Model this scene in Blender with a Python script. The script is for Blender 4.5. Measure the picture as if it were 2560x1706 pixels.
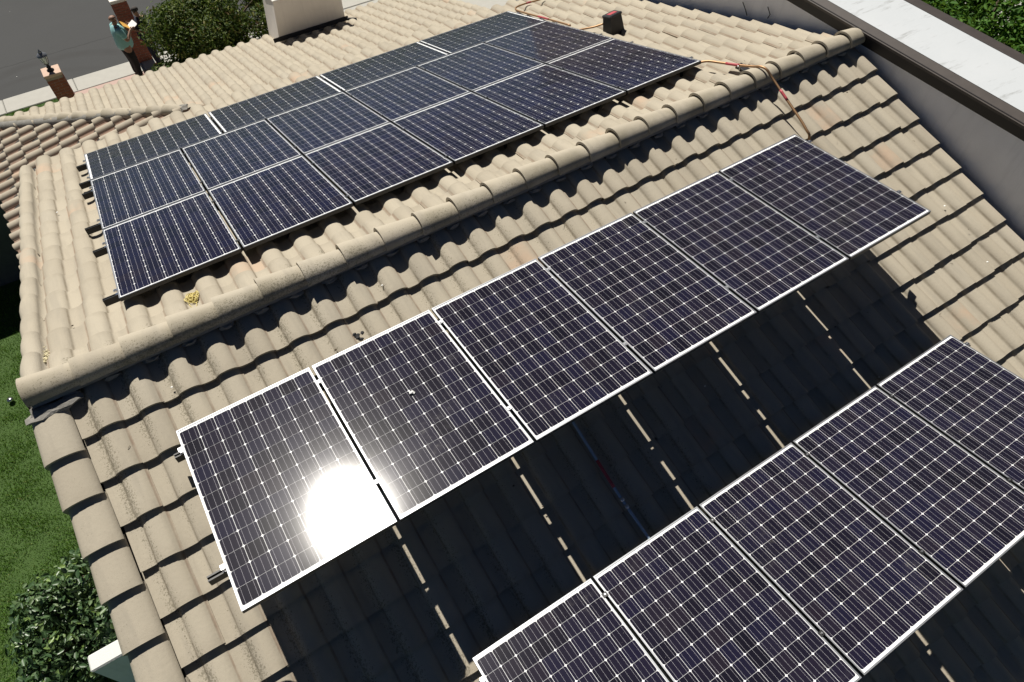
import bpy, bmesh, math, random
import numpy as np
from mathutils import Vector, Matrix, Euler, Quaternion
random.seed(7); RNG = np.random.default_rng(7)
sc = bpy.context.scene
for o in list(bpy.data.objects): bpy.data.objects.remove(o)
C = sc.collection

# ---------------------------------------------------------------- camera, sky, sun, exposure
CAM = Vector((0.8001, -4.1832, 4.4366)); YAW = 0.5694; PIT = 0.9459; FPX = 1716.55
cd = bpy.data.cameras.new('camera'); cam = bpy.data.objects.new('camera', cd); C.objects.link(cam)
cam.location = CAM; cam.rotation_euler = (math.pi/2 - PIT, 0, -YAW)
cd.sensor_width = 36; cd.lens = FPX/2560*36; cd.clip_start = .05; cd.clip_end = 2000
sc.camera = cam
SUN_EL = math.radians(52.3); SUN_AZ = math.radians(.8)
w = bpy.data.worlds.new('World'); sc.world = w; w.use_nodes = True
nt = w.node_tree; bg = nt.nodes['Background']
sky = nt.nodes.new('ShaderNodeTexSky'); sky.sky_type = 'NISHITA'; sky.sun_disc = False
sky.sun_elevation = SUN_EL; sky.sun_rotation = SUN_AZ; sky.air_density = 0.22; sky.dust_density = 0.0; sky.ozone_density = 1.0
sky.altitude = 0
nt.links.new(sky.outputs[0], bg.inputs[0]); bg.inputs[1].default_value = 0.05
sd = bpy.data.lights.new('sun', 'SUN'); sd.energy = 5.0; sd.angle = math.radians(0.5); sd.color = (1.0, .95, .86)
sun = bpy.data.objects.new('sun', sd); C.objects.link(sun)
SDIR = Vector((math.sin(SUN_AZ)*math.cos(SUN_EL), math.cos(SUN_AZ)*math.cos(SUN_EL), math.sin(SUN_EL)))
sun.rotation_euler = (-SDIR).to_track_quat('-Z', 'Y').to_euler(); sun.location = SDIR*60
sc.view_settings.view_transform = 'Standard'; sc.view_settings.look = 'None'
sc.view_settings.gamma = 1; sc.view_settings.use_curve_mapping = False
sc.view_settings.exposure = 0.34
sc.render.engine = 'CYCLES'
sc.render.resolution_x = 1024; sc.render.resolution_y = 682
sc.cycles.max_bounces = 6

# ---------------------------------------------------------------- constants of the place
P = 0.306; CP, SP, TP = math.cos(P), math.sin(P), math.tan(P)
TW, TE = 0.302, 0.3625           # tile cover width, exposure
PW, PH, GX, GY = 1.053, 1.590, .0247, .0208
GZ = -7.0                        # street level
DROP = 0.82; HK = 9.93          # lower roof: drop below main plane, hip line x + y = HK
LE_X, LE_Y = -2.04, 11.80        # lower eaves

# ---------------------------------------------------------------- helpers
def tag(o, label=None, cat=None, group=None, kind=None):
    if label: o['label'] = label
    if cat: o['category'] = cat
    if group: o['group'] = group
    if kind: o['kind'] = kind
    return o
def link(o, parent=None, M=None):
    C.objects.link(o)
    if parent is not None: o.parent = parent
    if M is not None: o.matrix_local = M
    return o
def empty(name, loc=(0,0,0), rz=0, parent=None):
    o = bpy.data.objects.new(name, None); o.empty_display_size = .1
    link(o, parent); o.location = loc; o.rotation_euler = (0,0,rz); return o
class MB:
    def __init__(s): s.v=[]; s.f=[]; s.sm=[]; s.uv=[]; s.mi=[]
    def add(s, verts, faces, smooth=False, uvs=None, mi=0):
        b=len(s.v); s.v+= [tuple(v) for v in verts]
        for k,f in enumerate(faces):
            s.f.append(tuple(b+i for i in f)); s.sm.append(smooth); s.mi.append(mi)
            s.uv.append([uvs[i] for i in f] if uvs is not None else [(0,0)]*len(f))
        return s
    def box(s, a, b, M=None, mi=0):
        x0,y0,z0=a; x1,y1,z1=b
        v=[Vector(p) for p in ((x0,y0,z0),(x1,y0,z0),(x1,y1,z0),(x0,y1,z0),(x0,y0,z1),(x1,y0,z1),(x1,y1,z1),(x0,y1,z1))]
        if M is not None: v=[M@p for p in v]
        return s.add(v, [(0,3,2,1),(4,5,6,7),(0,1,5,4),(1,2,6,5),(2,3,7,6),(3,0,4,7)], mi=mi)
    def bbox(s, a, b, r=.004, M=None, mi=0):      # box with chamfered edges
        bm=bmesh.new(); bmesh.ops.create_cube(bm,size=1)
        sz=[b[i]-a[i] for i in range(3)]; ce=[(a[i]+b[i])/2 for i in range(3)]
        for v in bm.verts: v.co=Vector((v.co[0]*sz[0]+ce[0],v.co[1]*sz[1]+ce[1],v.co[2]*sz[2]+ce[2]))
        bmesh.ops.bevel(bm,geom=bm.edges[:],offset=r,segments=1,affect='EDGES')
        bm.verts.ensure_lookup_table()
        v=[x.co.copy() for x in bm.verts]
        if M is not None: v=[M@p for p in v]
        s.add(v,[[q.index for q in f.verts] for f in bm.faces],mi=mi); bm.free(); return s
    def tube(s, pts, r, n=8, cap=True, smooth=True, mi=0, radii=None):
        pts=[Vector(p) for p in pts]; vs=[]; fs=[]; prev=None
        for i,p in enumerate(pts):
            d=(pts[min(i+1,len(pts)-1)]-pts[max(i-1,0)])
            if d.length<1e-9: d=Vector((0,0,1))
            d.normalize()
            if prev is None:
                u=d.cross(Vector((0,0,1)) if abs(d.z)<.9 else Vector((1,0,0))).normalized()
            else:
                u=(prev-d*prev.dot(d)).normalized()
            prev=u; q=d.cross(u); rr=radii[i] if radii else r
            for k in range(n):
                a=2*math.pi*k/n; vs.append(p+(u*math.cos(a)+q*math.sin(a))*rr)
        for i in range(len(pts)-1):
            for k in range(n): fs.append((i*n+k,i*n+(k+1)%n,(i+1)*n+(k+1)%n,(i+1)*n+k))
        s.add(vs,fs,smooth,mi=mi)
        if cap:
            b=len(s.v)-len(vs)
            s.f.append(tuple(b+k for k in range(n))[::-1]); s.f.append(tuple(b+(len(pts)-1)*n+k for k in range(n)))
            for _ in range(2): s.sm.append(False); s.uv.append([(0,0)]*n); s.mi.append(mi)
        return s
    def lathe(s, prof, loc=(0,0,0), n=16, smooth=True, M=None, mi=0, sx=1, sy=1):
        vs=[];fs=[]
        for r,z in prof:
            for k in range(n):
                a=2*math.pi*k/n; p=Vector((loc[0]+r*math.cos(a)*sx,loc[1]+r*math.sin(a)*sy,loc[2]+z))
                vs.append(M@p if M is not None else p)
        for i in range(len(prof)-1):
            for k in range(n): fs.append((i*n+k,i*n+(k+1)%n,(i+1)*n+(k+1)%n,(i+1)*n+k))
        s.add(vs,fs,smooth,mi=mi); return s
    def mesh(s, name, mats):
        me=bpy.data.meshes.new(name); me.from_pydata([tuple(v) for v in s.v],[],s.f)
        me.polygons.foreach_set('use_smooth',s.sm); me.polygons.foreach_set('material_index',s.mi)
        ul=me.uv_layers.new(name='UVMap'); flat=[c for f in s.uv for uv in f for c in uv]; ul.data.foreach_set('uv',flat)
        for m in (mats if isinstance(mats,(list,tuple)) else [mats]): me.materials.append(m)
        me.update(); return me
    def build(s, name, mats, parent=None, M=None):
        o=bpy.data.objects.new(name,s.mesh(name,mats)); link(o,parent,M); return o
def np_mesh(name, V, F, mat, smooth=False, UV=None):
    """V (n,3), F (m,k) uniform polygons"""
    me=bpy.data.meshes.new(name); k=F.shape[1]
    me.vertices.add(len(V)); me.vertices.foreach_set('co',np.ascontiguousarray(V,dtype=np.float32).ravel())
    me.loops.add(F.size); me.loops.foreach_set('vertex_index',np.ascontiguousarray(F,dtype=np.int32).ravel())
    me.polygons.add(len(F)); me.polygons.foreach_set('loop_start',np.arange(0,F.size,k,dtype=np.int32))
    if UV is not None:
        ul=me.uv_layers.new(name='UVMap'); ul.data.foreach_set('uv',np.ascontiguousarray(UV[F.ravel()],dtype=np.float32).ravel())
    me.update(calc_edges=True); me.validate()
    if smooth: me.polygons.foreach_set('use_smooth',np.ones(len(F),dtype=bool))
    me.materials.append(mat); return me

# ---------------------------------------------------------------- materials
def N(t, typ, **kw):
    n=t.nodes.new(typ)
    for k,v in kw.items():
        if k.startswith('i_'):
            key=k[2:]; key=int(key) if key.isdigit() else key.replace('_',' ')
            n.inputs[key].default_value=v
        else: setattr(n,k,v)
    return n
def newmat(name, base=(.5,.5,.5), rough=.7, metal=0., spec=.5, coat=0.):
    m=bpy.data.materials.new(name); m.use_nodes=True; t=m.node_tree; b=t.nodes['Principled BSDF']
    b.inputs['Base Color'].default_value=(*base,1); b.inputs['Roughness'].default_value=rough
    b.inputs['Metallic'].default_value=metal; b.inputs['Specular IOR Level'].default_value=spec
    b.inputs['Coat Weight'].default_value=coat
    return m,t,b
def mathn(t,op,a,b=None,c=None,clamp=False):
    n=t.nodes.new('ShaderNodeMath'); n.operation=op; n.use_clamp=clamp
    for i,x in enumerate((a,b,c)):
        if x is None: continue
        if isinstance(x,(int,float)): n.inputs[i].default_value=x
        else: t.links.new(x,n.inputs[i])
    return n.outputs[0]
def mixc(t,f,a,b,mode='MIX'):
    n=t.nodes.new('ShaderNodeMix'); n.data_type='RGBA'; n.blend_type=mode
    for s,x in ((n.inputs[0],f),(n.inputs[6],a),(n.inputs[7],b)):
        if isinstance(x,(int,float)): s.default_value=x
        elif isinstance(x,tuple): s.default_value=(*x,1) if len(x)==3 else x
        else: t.links.new(x,s)
    return n.outputs[2]
def ramp(t,f,stops):
    n=t.nodes.new('ShaderNodeValToRGB'); e=n.color_ramp.elements
    while len(e)<len(stops): e.new(.5)
    for el,(p,c) in zip(e,stops):
        el.position=p; el.color=(*c,1) if isinstance(c,tuple) else (c,c,c,1)
    t.links.new(f,n.inputs[0]); return n.outputs[0]
def pos(t): return t.nodes.new('ShaderNodeNewGeometry').outputs['Position']
def noise(t,vec,scale,detail=4,rough=.55,out=0):
    n=N(t,'ShaderNodeTexNoise'); n.inputs['Scale'].default_value=scale; n.inputs['Detail'].default_value=detail; n.inputs['Roughness'].default_value=rough
    t.links.new(vec,n.inputs['Vector']); return n.outputs[out]
def voro(t,vec,scale,feature='F1',out='Distance',rnd=1):
    n=N(t,'ShaderNodeTexVoronoi'); n.feature=feature; n.inputs['Scale'].default_value=scale; n.inputs['Randomness'].default_value=rnd
    t.links.new(vec,n.inputs['Vector']); return n.outputs[out]
def bump(t,b,h,strength=.3,dist=.01):
    n=N(t,'ShaderNodeBump'); n.inputs['Strength'].default_value=strength; n.inputs['Distance'].default_value=dist
    t.links.new(h,n.inputs['Height']); t.links.new(n.outputs[0],b.inputs['Normal'])
def rndval(t):
    oi=t.nodes.new('ShaderNodeObjectInfo'); g=t.nodes.new('ShaderNodeNewGeometry')
    return mathn(t,'FRACT',mathn(t,'ADD',oi.outputs['Random'],g.outputs['Random Per Island']))

def tile_material(name, moss=1.0, arch=False, bare_shaded=False):
    m,t,b=newmat(name,rough=.9,spec=.25)
    r=rndval(t); p=pos(t)
    base=ramp(t,r,[(0,(.325,.285,.220)),(.25,(.395,.350,.274)),(.6,(.425,.380,.300)),(.85,(.455,.408,.322)),(.95,(.40,.365,.30)),(1,(.30,.262,.205))])
    n1=noise(t,p,2.2,5); base=mixc(t,mathn(t,'MULTIPLY',n1,.5),base,(.42,.385,.315))
    n2=noise(t,p,260,3,.7); base=mixc(t,.55,base,mixc(t,n2,(.26,.226,.175),(.55,.495,.395)))
    # bare terracotta showing on a few tiles
    r2=mathn(t,'FRACT',mathn(t,'MULTIPLY',r,37.13))
    wear=mathn(t,'MULTIPLY',mathn(t,'GREATER_THAN',r2,.972),ramp(t,noise(t,p,3.5,3),[(.42,0.),(.66,.55)]))
    base=mixc(t,wear,base,(.50,.345,.24))
    uvn=t.nodes.new('ShaderNodeUVMap'); sep=t.nodes.new('ShaderNodeSeparateXYZ'); t.links.new(uvn.outputs[0],sep.inputs[0])
    u,v=sep.outputs[0],sep.outputs[1]
    if bare_shaded: base=mixc(t,ramp(t,u,[(.0,.85),(.36,.9),(.46,.25),(.6,.05),(.9,.1),(1,.8)]),base,(.27,.165,.12))  # worn reddish pans, with the shade between barrels painted into the colour
    if not arch:
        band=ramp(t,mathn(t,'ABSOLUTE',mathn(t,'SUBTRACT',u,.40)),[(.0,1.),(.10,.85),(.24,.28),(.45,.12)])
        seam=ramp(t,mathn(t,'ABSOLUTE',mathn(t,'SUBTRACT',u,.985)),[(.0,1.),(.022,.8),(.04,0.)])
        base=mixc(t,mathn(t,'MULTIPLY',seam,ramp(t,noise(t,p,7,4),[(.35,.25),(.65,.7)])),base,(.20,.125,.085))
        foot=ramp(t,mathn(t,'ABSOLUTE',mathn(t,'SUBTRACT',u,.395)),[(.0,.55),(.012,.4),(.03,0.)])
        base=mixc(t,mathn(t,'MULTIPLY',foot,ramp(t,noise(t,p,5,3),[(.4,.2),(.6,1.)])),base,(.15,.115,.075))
        # grey weathering towards the lower edge of each tile
        wl=ramp(t,v,[(0,.5),(.25,.12),(.6,0.)])
        base=mixc(t,mathn(t,'MULTIPLY',wl,ramp(t,noise(t,p,9,4),[(.35,0.),(.65,.8)])),base,(.27,.235,.18))
    else:
        band=ramp(t,v,[(.40,.02),(.56,.75),(.72,1.),(1,.9)])
        lic=mathn(t,'MULTIPLY',band,ramp(t,noise(t,p,3.2,4),[(.38,0.),(.62,.55)]))
        base=mixc(t,lic,base,(.165,.145,.095))
    streak=t.nodes.new('ShaderNodeMapping'); streak.inputs['Scale'].default_value=(9,1.4,1.4); t.links.new(p,streak.inputs[0])
    base=mixc(t,ramp(t,noise(t,streak.outputs[0],1.0,5,.6),[(.50,0.),(.68,.42)]),base,(.29,.262,.215))
    area=ramp(t,noise(t,p,1.1,3),[(.30,.15),(.55,1.)])
    sx=t.nodes.new('ShaderNodeSeparateXYZ'); t.links.new(p,sx.inputs[0])
    left=ramp(t,mathn(t,'MULTIPLY_ADD',sx.outputs[0],.12,.1),[(0,1.),(.32,.75),(.7,.32),(1,.22)])
    front=mathn(t,'LESS_THAN',sx.outputs[1],.25)
    dens=mathn(t,'MULTIPLY',mathn(t,'MULTIPLY',band,area),mathn(t,'MULTIPLY',left,front))
    pj=t.nodes.new('ShaderNodeVectorMath'); pj.operation='MULTIPLY_ADD'; t.links.new(noise(t,p,30,3,.6,1),pj.inputs[0]); pj.inputs[1].default_value=(.035,.035,.035); t.links.new(p,pj.inputs[2]); pq=pj.outputs[0]; d1=voro(t,pq,85); d2=voro(t,pq,34)
    dots=mathn(t,'LESS_THAN',d1,mathn(t,'MULTIPLY',dens,.56))
    dots2=mathn(t,'LESS_THAN',d2,mathn(t,'MULTIPLY',dens,.42))
    dots=mathn(t,'MAXIMUM',dots,dots2)
    base=mixc(t,mathn(t,'MULTIPLY',dots,.52*moss),base,(.105,.095,.06))
    t.links.new(base,b.inputs['Base Color'])
    h=mathn(t,'ADD',mathn(t,'MULTIPLY',n2,.5),mathn(t,'MULTIPLY',noise(t,p,40,4),1.2)); bump(t,b,h,.35,.004)
    return m
M_TILE=tile_material('concrete_tile'); M_CAP=tile_material('ridge_tile_concrete',1.0,True); M_TILEB=tile_material('worn_shaded_concrete_tile',1.0,False,True)
def simple(name,c,rough=.7,metal=0.,spec=.5,var=.15,scale=20,bumps=0.,bscale=60):
    m,t,b=newmat(name,c,rough,metal,spec); p=pos(t)
    n=noise(t,p,scale,5); t.links.new(mixc(t,n,tuple(x*(1-var) for x in c),tuple(min(1,x*(1+var)) for x in c)),b.inputs['Base Color'])
    if bumps: bump(t,b,noise(t,p,bscale,4),bumps,.006)
    return m
M_MORTAR=simple('grey_mortar',(.22,.21,.19),.95,var=.4,scale=14,bumps=.8,bscale=50)
M_DECK=simple('roof_underlay',(.05,.048,.045),.95)
M_FRAME,_t,_b=newmat('anodised_aluminium',(.24,.25,.27),.42,.6)
M_FSIDE=simple('shade_toned_frame_side',(.05,.05,.052),.45,metal=.5,var=.1)  # sides of the silver frame, their shade put into a darker colour
M_BLACK=simple('black_anodised_metal',(.012,.012,.013),.45,spec=.4,var=.3)
M_STEEL,_t,_b=newmat('bright_steel',(.62,.62,.63),.3,1.0)
def backsheet():
    m,t,b=newmat('white_backsheet',(.74,.75,.77),.7,spec=0.); return m
M_BACK=backsheet()
def cellmat():
    m,t,b=newmat('silicon_cell',(.012,.013,.028),.6,spec=.0)
    oi=t.nodes.new('ShaderNodeObjectInfo'); uvn=t.nodes.new('ShaderNodeUVMap'); s=t.nodes.new('ShaderNodeSeparateXYZ'); t.links.new(uvn.outputs[0],s.inputs[0])
    c=ramp(t,oi.outputs['Random'],[(0,(.0085,.0078,.014)),(.4,(.0125,.0110,.022)),(.7,(.0115,.0108,.027)),(.9,(.0160,.0130,.021)),(1,(.0130,.0125,.030))])
    u=mathn(t,'FRACT',mathn(t,'MULTIPLY',s.outputs[0],3.0)); d=mathn(t,'ABSOLUTE',mathn(t,'SUBTRACT',u,.5))
    bar=mathn(t,'LESS_THAN',d,.0135)
    t.links.new(mixc(t,bar,c,(.46,.45,.50)),b.inputs['Base Color'])
    return m
M_CELL=cellmat()
def panemat():
    m=bpy.data.materials.new('solar_glass'); m.use_nodes=True; t=m.node_tree; t.nodes.clear()
    out=t.nodes.new('ShaderNodeOutputMaterial'); tr=t.nodes.new('ShaderNodeBsdfTransparent'); g1=t.nodes.new('ShaderNodeBsdfGlossy'); g2=t.nodes.new('ShaderNodeBsdfGlossy')
    df=t.nodes.new('ShaderNodeBsdfDiffuse'); df.inputs[0].default_value=(.62,.60,.56,1)
    p=pos(t); sp=noise(t,p,900,2,.6)
    g1.distribution='BECKMANN'; g1.inputs['Roughness'].default_value=.14; t.links.new(mathn(t,'MULTIPLY_ADD',sp,.10,.14),g2.inputs['Roughness'])
    gm=t.nodes.new('ShaderNodeMixShader'); gm.inputs[0].default_value=.30; t.links.new(g1.outputs[0],gm.inputs[1]); t.links.new(g2.outputs[0],gm.inputs[2])
    fr=t.nodes.new('ShaderNodeFresnel'); fr.inputs[0].default_value=1.30
    mx=t.nodes.new('ShaderNodeMixShader'); t.links.new(fr.outputs[0],mx.inputs[0]); t.links.new(tr.outputs[0],mx.inputs[1]); t.links.new(gm.outputs[0],mx.inputs[2])
    # dust film, denser in smears and specks
    sm=mathn(t,'MULTIPLY',ramp(t,noise(t,p,11,7,.75),[(.50,.0),(.62,.03),(.72,.16)]),ramp(t,noise(t,p,1.35,2),[(.56,.03),(.66,1.)]))
    dots=mathn(t,'LESS_THAN',voro(t,p,32),.045)
    keep=mathn(t,'GREATER_THAN',noise(t,p,4,2),.56)
    dust=mathn(t,'MAXIMUM',sm,mathn(t,'MULTIPLY',mathn(t,'MULTIPLY',dots,keep),.6))
    md=t.nodes.new('ShaderNodeMixShader'); t.links.new(dust,md.inputs[0]); t.links.new(mx.outputs[0],md.inputs[1]); t.links.new(df.outputs[0],md.inputs[2])
    t.links.new(md.outputs[0],out.inputs[0]); return m
M_PANE=panemat()
M_STUCCO=simple('pale_stucco',(.60,.545,.47),.92,var=.07,scale=6,bumps=.5,bscale=90)
M_STUCCO2=simple('lilac_grey_stucco',(.72,.725,.765),.92,var=.08,scale=5,bumps=.6,bscale=80)
def stucco_stained(name,c):
    m,t,b=newmat(name,c,.92,0,.3); p=pos(t)
    col=mixc(t,noise(t,p,5,5),tuple(x*.93 for x in c),tuple(min(1,x*1.06) for x in c))
    mp=t.nodes.new('ShaderNodeMapping'); mp.inputs['Scale'].default_value=(5,5,.5); t.links.new(p,mp.inputs[0])
    col=mixc(t,ramp(t,noise(t,mp.outputs[0],1.6,5,.65),[(.52,0.),(.72,.30)]),col,tuple(x*.62 for x in c))
    col=mixc(t,ramp(t,noise(t,p,1.3,3),[(.5,0.),(.7,.16)]),col,tuple(x*.7 for x in c))
    t.links.new(col,b.inputs['Base Color']); bump(t,b,noise(t,p,80,4),.6,.006); return m
M_STUCCO2=stucco_stained('lilac_grey_stucco',(.84,.845,.88))
M_FASCIA=simple('dark_brown_fascia_paint',(.011,.009,.009),.55,var=.25,scale=8)
M_DRIP=simple('brown_drip_metal',(.055,.045,.040),.5,var=.3,scale=9)
def membrane():
    m,t,b=newmat('white_roof_membrane',rough=.8); p=pos(t)
    mp=t.nodes.new('ShaderNodeMapping'); mp.inputs['Scale'].default_value=(.55,3.2,1); mp.inputs['Rotation'].default_value=(0,0,math.radians(38)); t.links.new(p,mp.inputs[0])
    st=ramp(t,noise(t,mp.outputs[0],3.2,6,.7),[(.56,0.),(.64,.35),(.72,.8)])
    c=mixc(t,noise(t,p,1.6,4),(.46,.49,.515),(.54,.56,.58)); c=mixc(t,st,c,(.24,.245,.24))
    t.links.new(c,b.inputs['Base Color']); bump(t,b,noise(t,p,30,4),.2,.004); return m
M_MEMB=membrane()
M_COPPER,_t,_b=newmat('copper_pipe',(.50,.27,.13),.5,.8)
_b.inputs['Base Color'].default_value=(.36,.22,.12,1)
M_GALV=simple('galvanised_conduit',(.34,.44,.58),.5,metal=.35)
M_RED=simple('red_warning_label',(.42,.06,.075),.5,var=.2,scale=120)
M_PLASTIC=simple('black_plastic',(.014,.014,.017),.5,var=.3)
M_TWINE=simple('yellow_twine',(.62,.52,.20),.85,var=.25,scale=60)
M_TWINE2=simple('pale_straw_twine',(.66,.60,.40),.85,var=.2,scale=60)
M_CHAR=simple('charred_scrap',(.02,.02,.022),.8,var=.5,scale=60)
def asphalt():
    m,t,b=newmat('asphalt',rough=.9,spec=.3); p=pos(t)
    c=mixc(t,noise(t,p,.5,5),(.044,.047,.050),(.056,.059,.062)); c=mixc(t,ramp(t,noise(t,p,.35,4,.6),[(.45,0.),(.6,.45)]),c,(.036,.038,.040)); c=mixc(t,.6,c,mixc(t,noise(t,p,90,3,.7),(.028,.029,.029),(.088,.088,.087)))
    # tyre arc and crack
    def arc(cx,cy,r,wd,k,c):
        vm=t.nodes.new('ShaderNodeVectorMath'); vm.operation='DISTANCE'; t.links.new(p,vm.inputs[0]); vm.inputs[1].default_value=(cx,cy,GZ)
        a=mathn(t,'ABSOLUTE',mathn(t,'SUBTRACT',vm.outputs['Value'],r)); f=ramp(t,a,[(0,k),(wd*.6,k*.7),(wd,0.)])
        f=mathn(t,'MULTIPLY',f,ramp(t,noise(t,p,2,3),[(.3,.3),(.6,1.)]))
        return mixc(t,f,c,(.045,.045,.045))
    c=arc(-1.0,15.2,3.55,.22,.75,c); c=arc(-1.4,15.0,3.1,.14,.55,c)
    s=t.nodes.new('ShaderNodeSeparateXYZ'); t.links.new(p,s.inputs[0])
    ln=mathn(t,'ABSOLUTE',mathn(t,'SUBTRACT',mathn(t,'ADD',s.outputs[1],mathn(t,'MULTIPLY',noise(t,p,3,3),.12)),19.08))
    c=mixc(t,ramp(t,ln,[(0,.6),(.015,.5),(.03,0.)]),c,(.03,.03,.03))
    sp=mathn(t,'LESS_THAN',voro(t,p,1.6),.022); c=mixc(t,sp,c,(.6,.6,.56))
    t.links.new(c,b.inputs['Base Color']); bump(t,b,noise(t,p,120,3),.4,.006); return m
M_ASPH=asphalt()
M_CONC=simple('pale_concrete',(.41,.40,.365),.9,var=.1,scale=5,bumps=.3,bscale=80)
M_PINK=simple('pink_paving',(.46,.33,.285),.9,var=.12,scale=7,bumps=.2,bscale=80)
def soil():
    m,t,b=newmat('lawn_soil',rough=.95); p=pos(t)
    c=mixc(t,noise(t,p,5,5),(.035,.075,.014),(.065,.12,.024)); t.links.new(c,b.inputs['Base Color']); bump(t,b,noise(t,p,60,4),.8,.02); return m
M_SOIL=soil()
def leafmat(name,stops,rough=.45,trans=.25,spec=.5):
    m,t,b=newmat(name,rough=rough,spec=spec)
    r=rndval(t); c=ramp(t,r,stops); t.links.new(c,b.inputs['Base Color'])
    tl=t.nodes.new('ShaderNodeBsdfTranslucent'); t.links.new(mixc(t,.5,c,(.16,.26,.03)),tl.inputs[0])
    mx=t.nodes.new('ShaderNodeMixShader'); mx.inputs[0].default_value=trans
    out=t.nodes['Material Output']; t.links.new(b.outputs[0],mx.inputs[1]); t.links.new(tl.outputs[0],mx.inputs[2]); t.links.new(mx.outputs[0],out.inputs[0]); return m
M_LEAF_TREE=leafmat('tree_leaves',[(0,(.030,.060,.012)),(.4,(.055,.095,.016)),(.75,(.11,.145,.026)),(.93,(.17,.18,.04)),(1,(.20,.13,.06))],.6,.2,.25)
M_LEAF_SHRUB=leafmat('glossy_shrub_leaves',[(0,(.04,.085,.032)),(.5,(.07,.125,.052)),(.85,(.11,.17,.07)),(1,(.17,.26,.06))],.38,.12,.45)
M_LEAF_HEDGE=leafmat('hedge_leaves',[(0,(.025,.075,.008)),(.5,(.05,.135,.016)),(1,(.10,.21,.03))],.65,.3,.2)
M_GRASS=leafmat('grass_blades',[(0,(.07,.17,.018)),(.5,(.11,.24,.03)),(.9,(.16,.29,.045)),(1,(.32,.31,.12))],.6,.25,.3)
M_BARK=simple('bark',(.10,.075,.05),.95,var=.4,scale=25,bumps=.8,bscale=40)
M_BRICK=bpy.data.materials.new('red_brick'); M_BRICK.use_nodes=True
def _brick():
    t=M_BRICK.node_tree; b=t.nodes['Principled BSDF']; b.inputs['Roughness'].default_value=.9; p=pos(t)
    c=ramp(t,rndval(t),[(0,(.23,.070,.042)),(.5,(.30,.095,.055)),(1,(.20,.065,.045))]); c=mixc(t,.4,c,mixc(t,noise(t,p,60,4),(.16,.05,.035),(.38,.15,.09)))
    t.links.new(c,b.inputs['Base Color']); bump(t,b,noise(t,p,80,3),.5,.004)
_brick()
M_BMORT=simple('brick_mortar',(.34,.27,.22),.95,var=.2)
M_PCAP=simple('salmon_cap_stone',(.56,.40,.31),.85,var=.15,scale=12)
M_WCAP=simple('whitewashed_cap',(.74,.70,.64),.8,var=.08)
M_GLASSY,_t,_b=newmat('lantern_glass',(.85,.88,.88),.15,0,.6); _b.inputs['Alpha'].default_value=.6
M_SKIN=simple('skin',(.27,.145,.095),.55,var=.08,scale=40)
M_TEAL=simple('aqua_cotton_shirt',(.26,.50,.50),.9,var=.07,scale=25,bumps=.3,bscale=30)
M_TROU=simple('black_trousers',(.014,.013,.014),.9,var=.3,scale=30,bumps=.3,bscale=30)
M_NAVY=simple('navy_cloth',(.012,.016,.035),.9,var=.2,scale=30,bumps=.3,bscale=30)
M_SHOE=simple('black_shoe_leather',(.012,.011,.011),.5,var=.2)
M_HAIR=simple('short_dark_hair',(.035,.028,.024),.8,var=.3,scale=150)
M_LENS,_t,_b=newmat('dark_lens',(.01,.01,.015),.1,0,.7)
M_PAPER=simple('white_paper',(.78,.78,.76),.8,var=.03)
M_FOLD=simple('mustard_folder_card',(.58,.31,.05),.8,var=.08)
M_CHIM=stucco_stained('cream_chimney_stucco',(.83,.785,.73))
M_WOOD=simple('eave_timber',(.17,.13,.095),.8,var=.2)

# ---------------------------------------------------------------- ground
def sheet(name,x0,x1,y0,y1,z,mat,kind='structure'):
    o=MB().add([(x0,y0,z),(x1,y0,z),(x1,y1,z),(x0,y1,z)],[(0,1,2,3)]).build(name,mat); o['kind']=kind; return o
sheet('ground',-400,400,-400,400,GZ-.03,M_SOIL)
road=sheet('road',-400,400,17.22,60,GZ-.09+.004,M_ASPH)
road.location.z=.0
# the carriageway lies lower than the lawn, so the ground sheet is opened there by lowering it
bpy.data.objects['ground'].data.vertices[0].co.z=GZ-.16
for v in bpy.data.objects['ground'].data.vertices: v.co.z=GZ-.16
def slab(name,x0,x1,y0,y1,z0,z1,mat,r=.012):
    o=MB().bbox((x0,y0,z0),(x1,y1,z1),r).build(name,mat); o['kind']='structure'; return o
slab('lawn',-40,-.75,-30,16.48,GZ-.3,GZ-.01,M_SOIL,.03)
slab('garden_soil',-.75,3.0,11.2,14.9,GZ-.3,GZ-.015,M_SOIL,.03)
for i in range(-8,14):                      # kerb and gutter stones
    slab('kerb_stone' ,i*1.85-.3,i*1.85+1.542,16.49,17.21,GZ-.28,GZ+.006*((i*7)%3-1)/3+.01,M_CONC,.02)
slab('pavement',-.74,3.4,14.92,16.48,GZ-.3,GZ+.004,M_PINK,.01)
slab('driveway',3.41,40,5,16.48,GZ-.3,GZ-.004,M_CONC,.01)
slab('yard',-.74,40,-30,5,GZ-.3,GZ-.012,M_CONC,.01)
# white paving squares laid in the planting bed beside the walk
for k,(ax,ay) in enumerate([(1.60,16.05),(1.60,15.62),(1.86,15.60),(1.62,15.2)]):
    MB().bbox((ax,ay,GZ-.02),(ax+.22,ay+.36,GZ+.03),.01).build('paving_stone',M_CONC)['kind']='structure'

# ---------------------------------------------------------------- the house
house=empty('house',(3.8,3,GZ)); tag(house,'two-storey tan house whose tiled roof carries the solar panels','house')
H0=Matrix.Translation((-3.8,-3,-GZ))
def hp(name,mb,mats,parent=house):
    o=mb.build(name,mats); o.parent=parent
    if parent is house: o.matrix_parent_inverse=Matrix.Identity(4); o.matrix_local=H0
    return o
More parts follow.
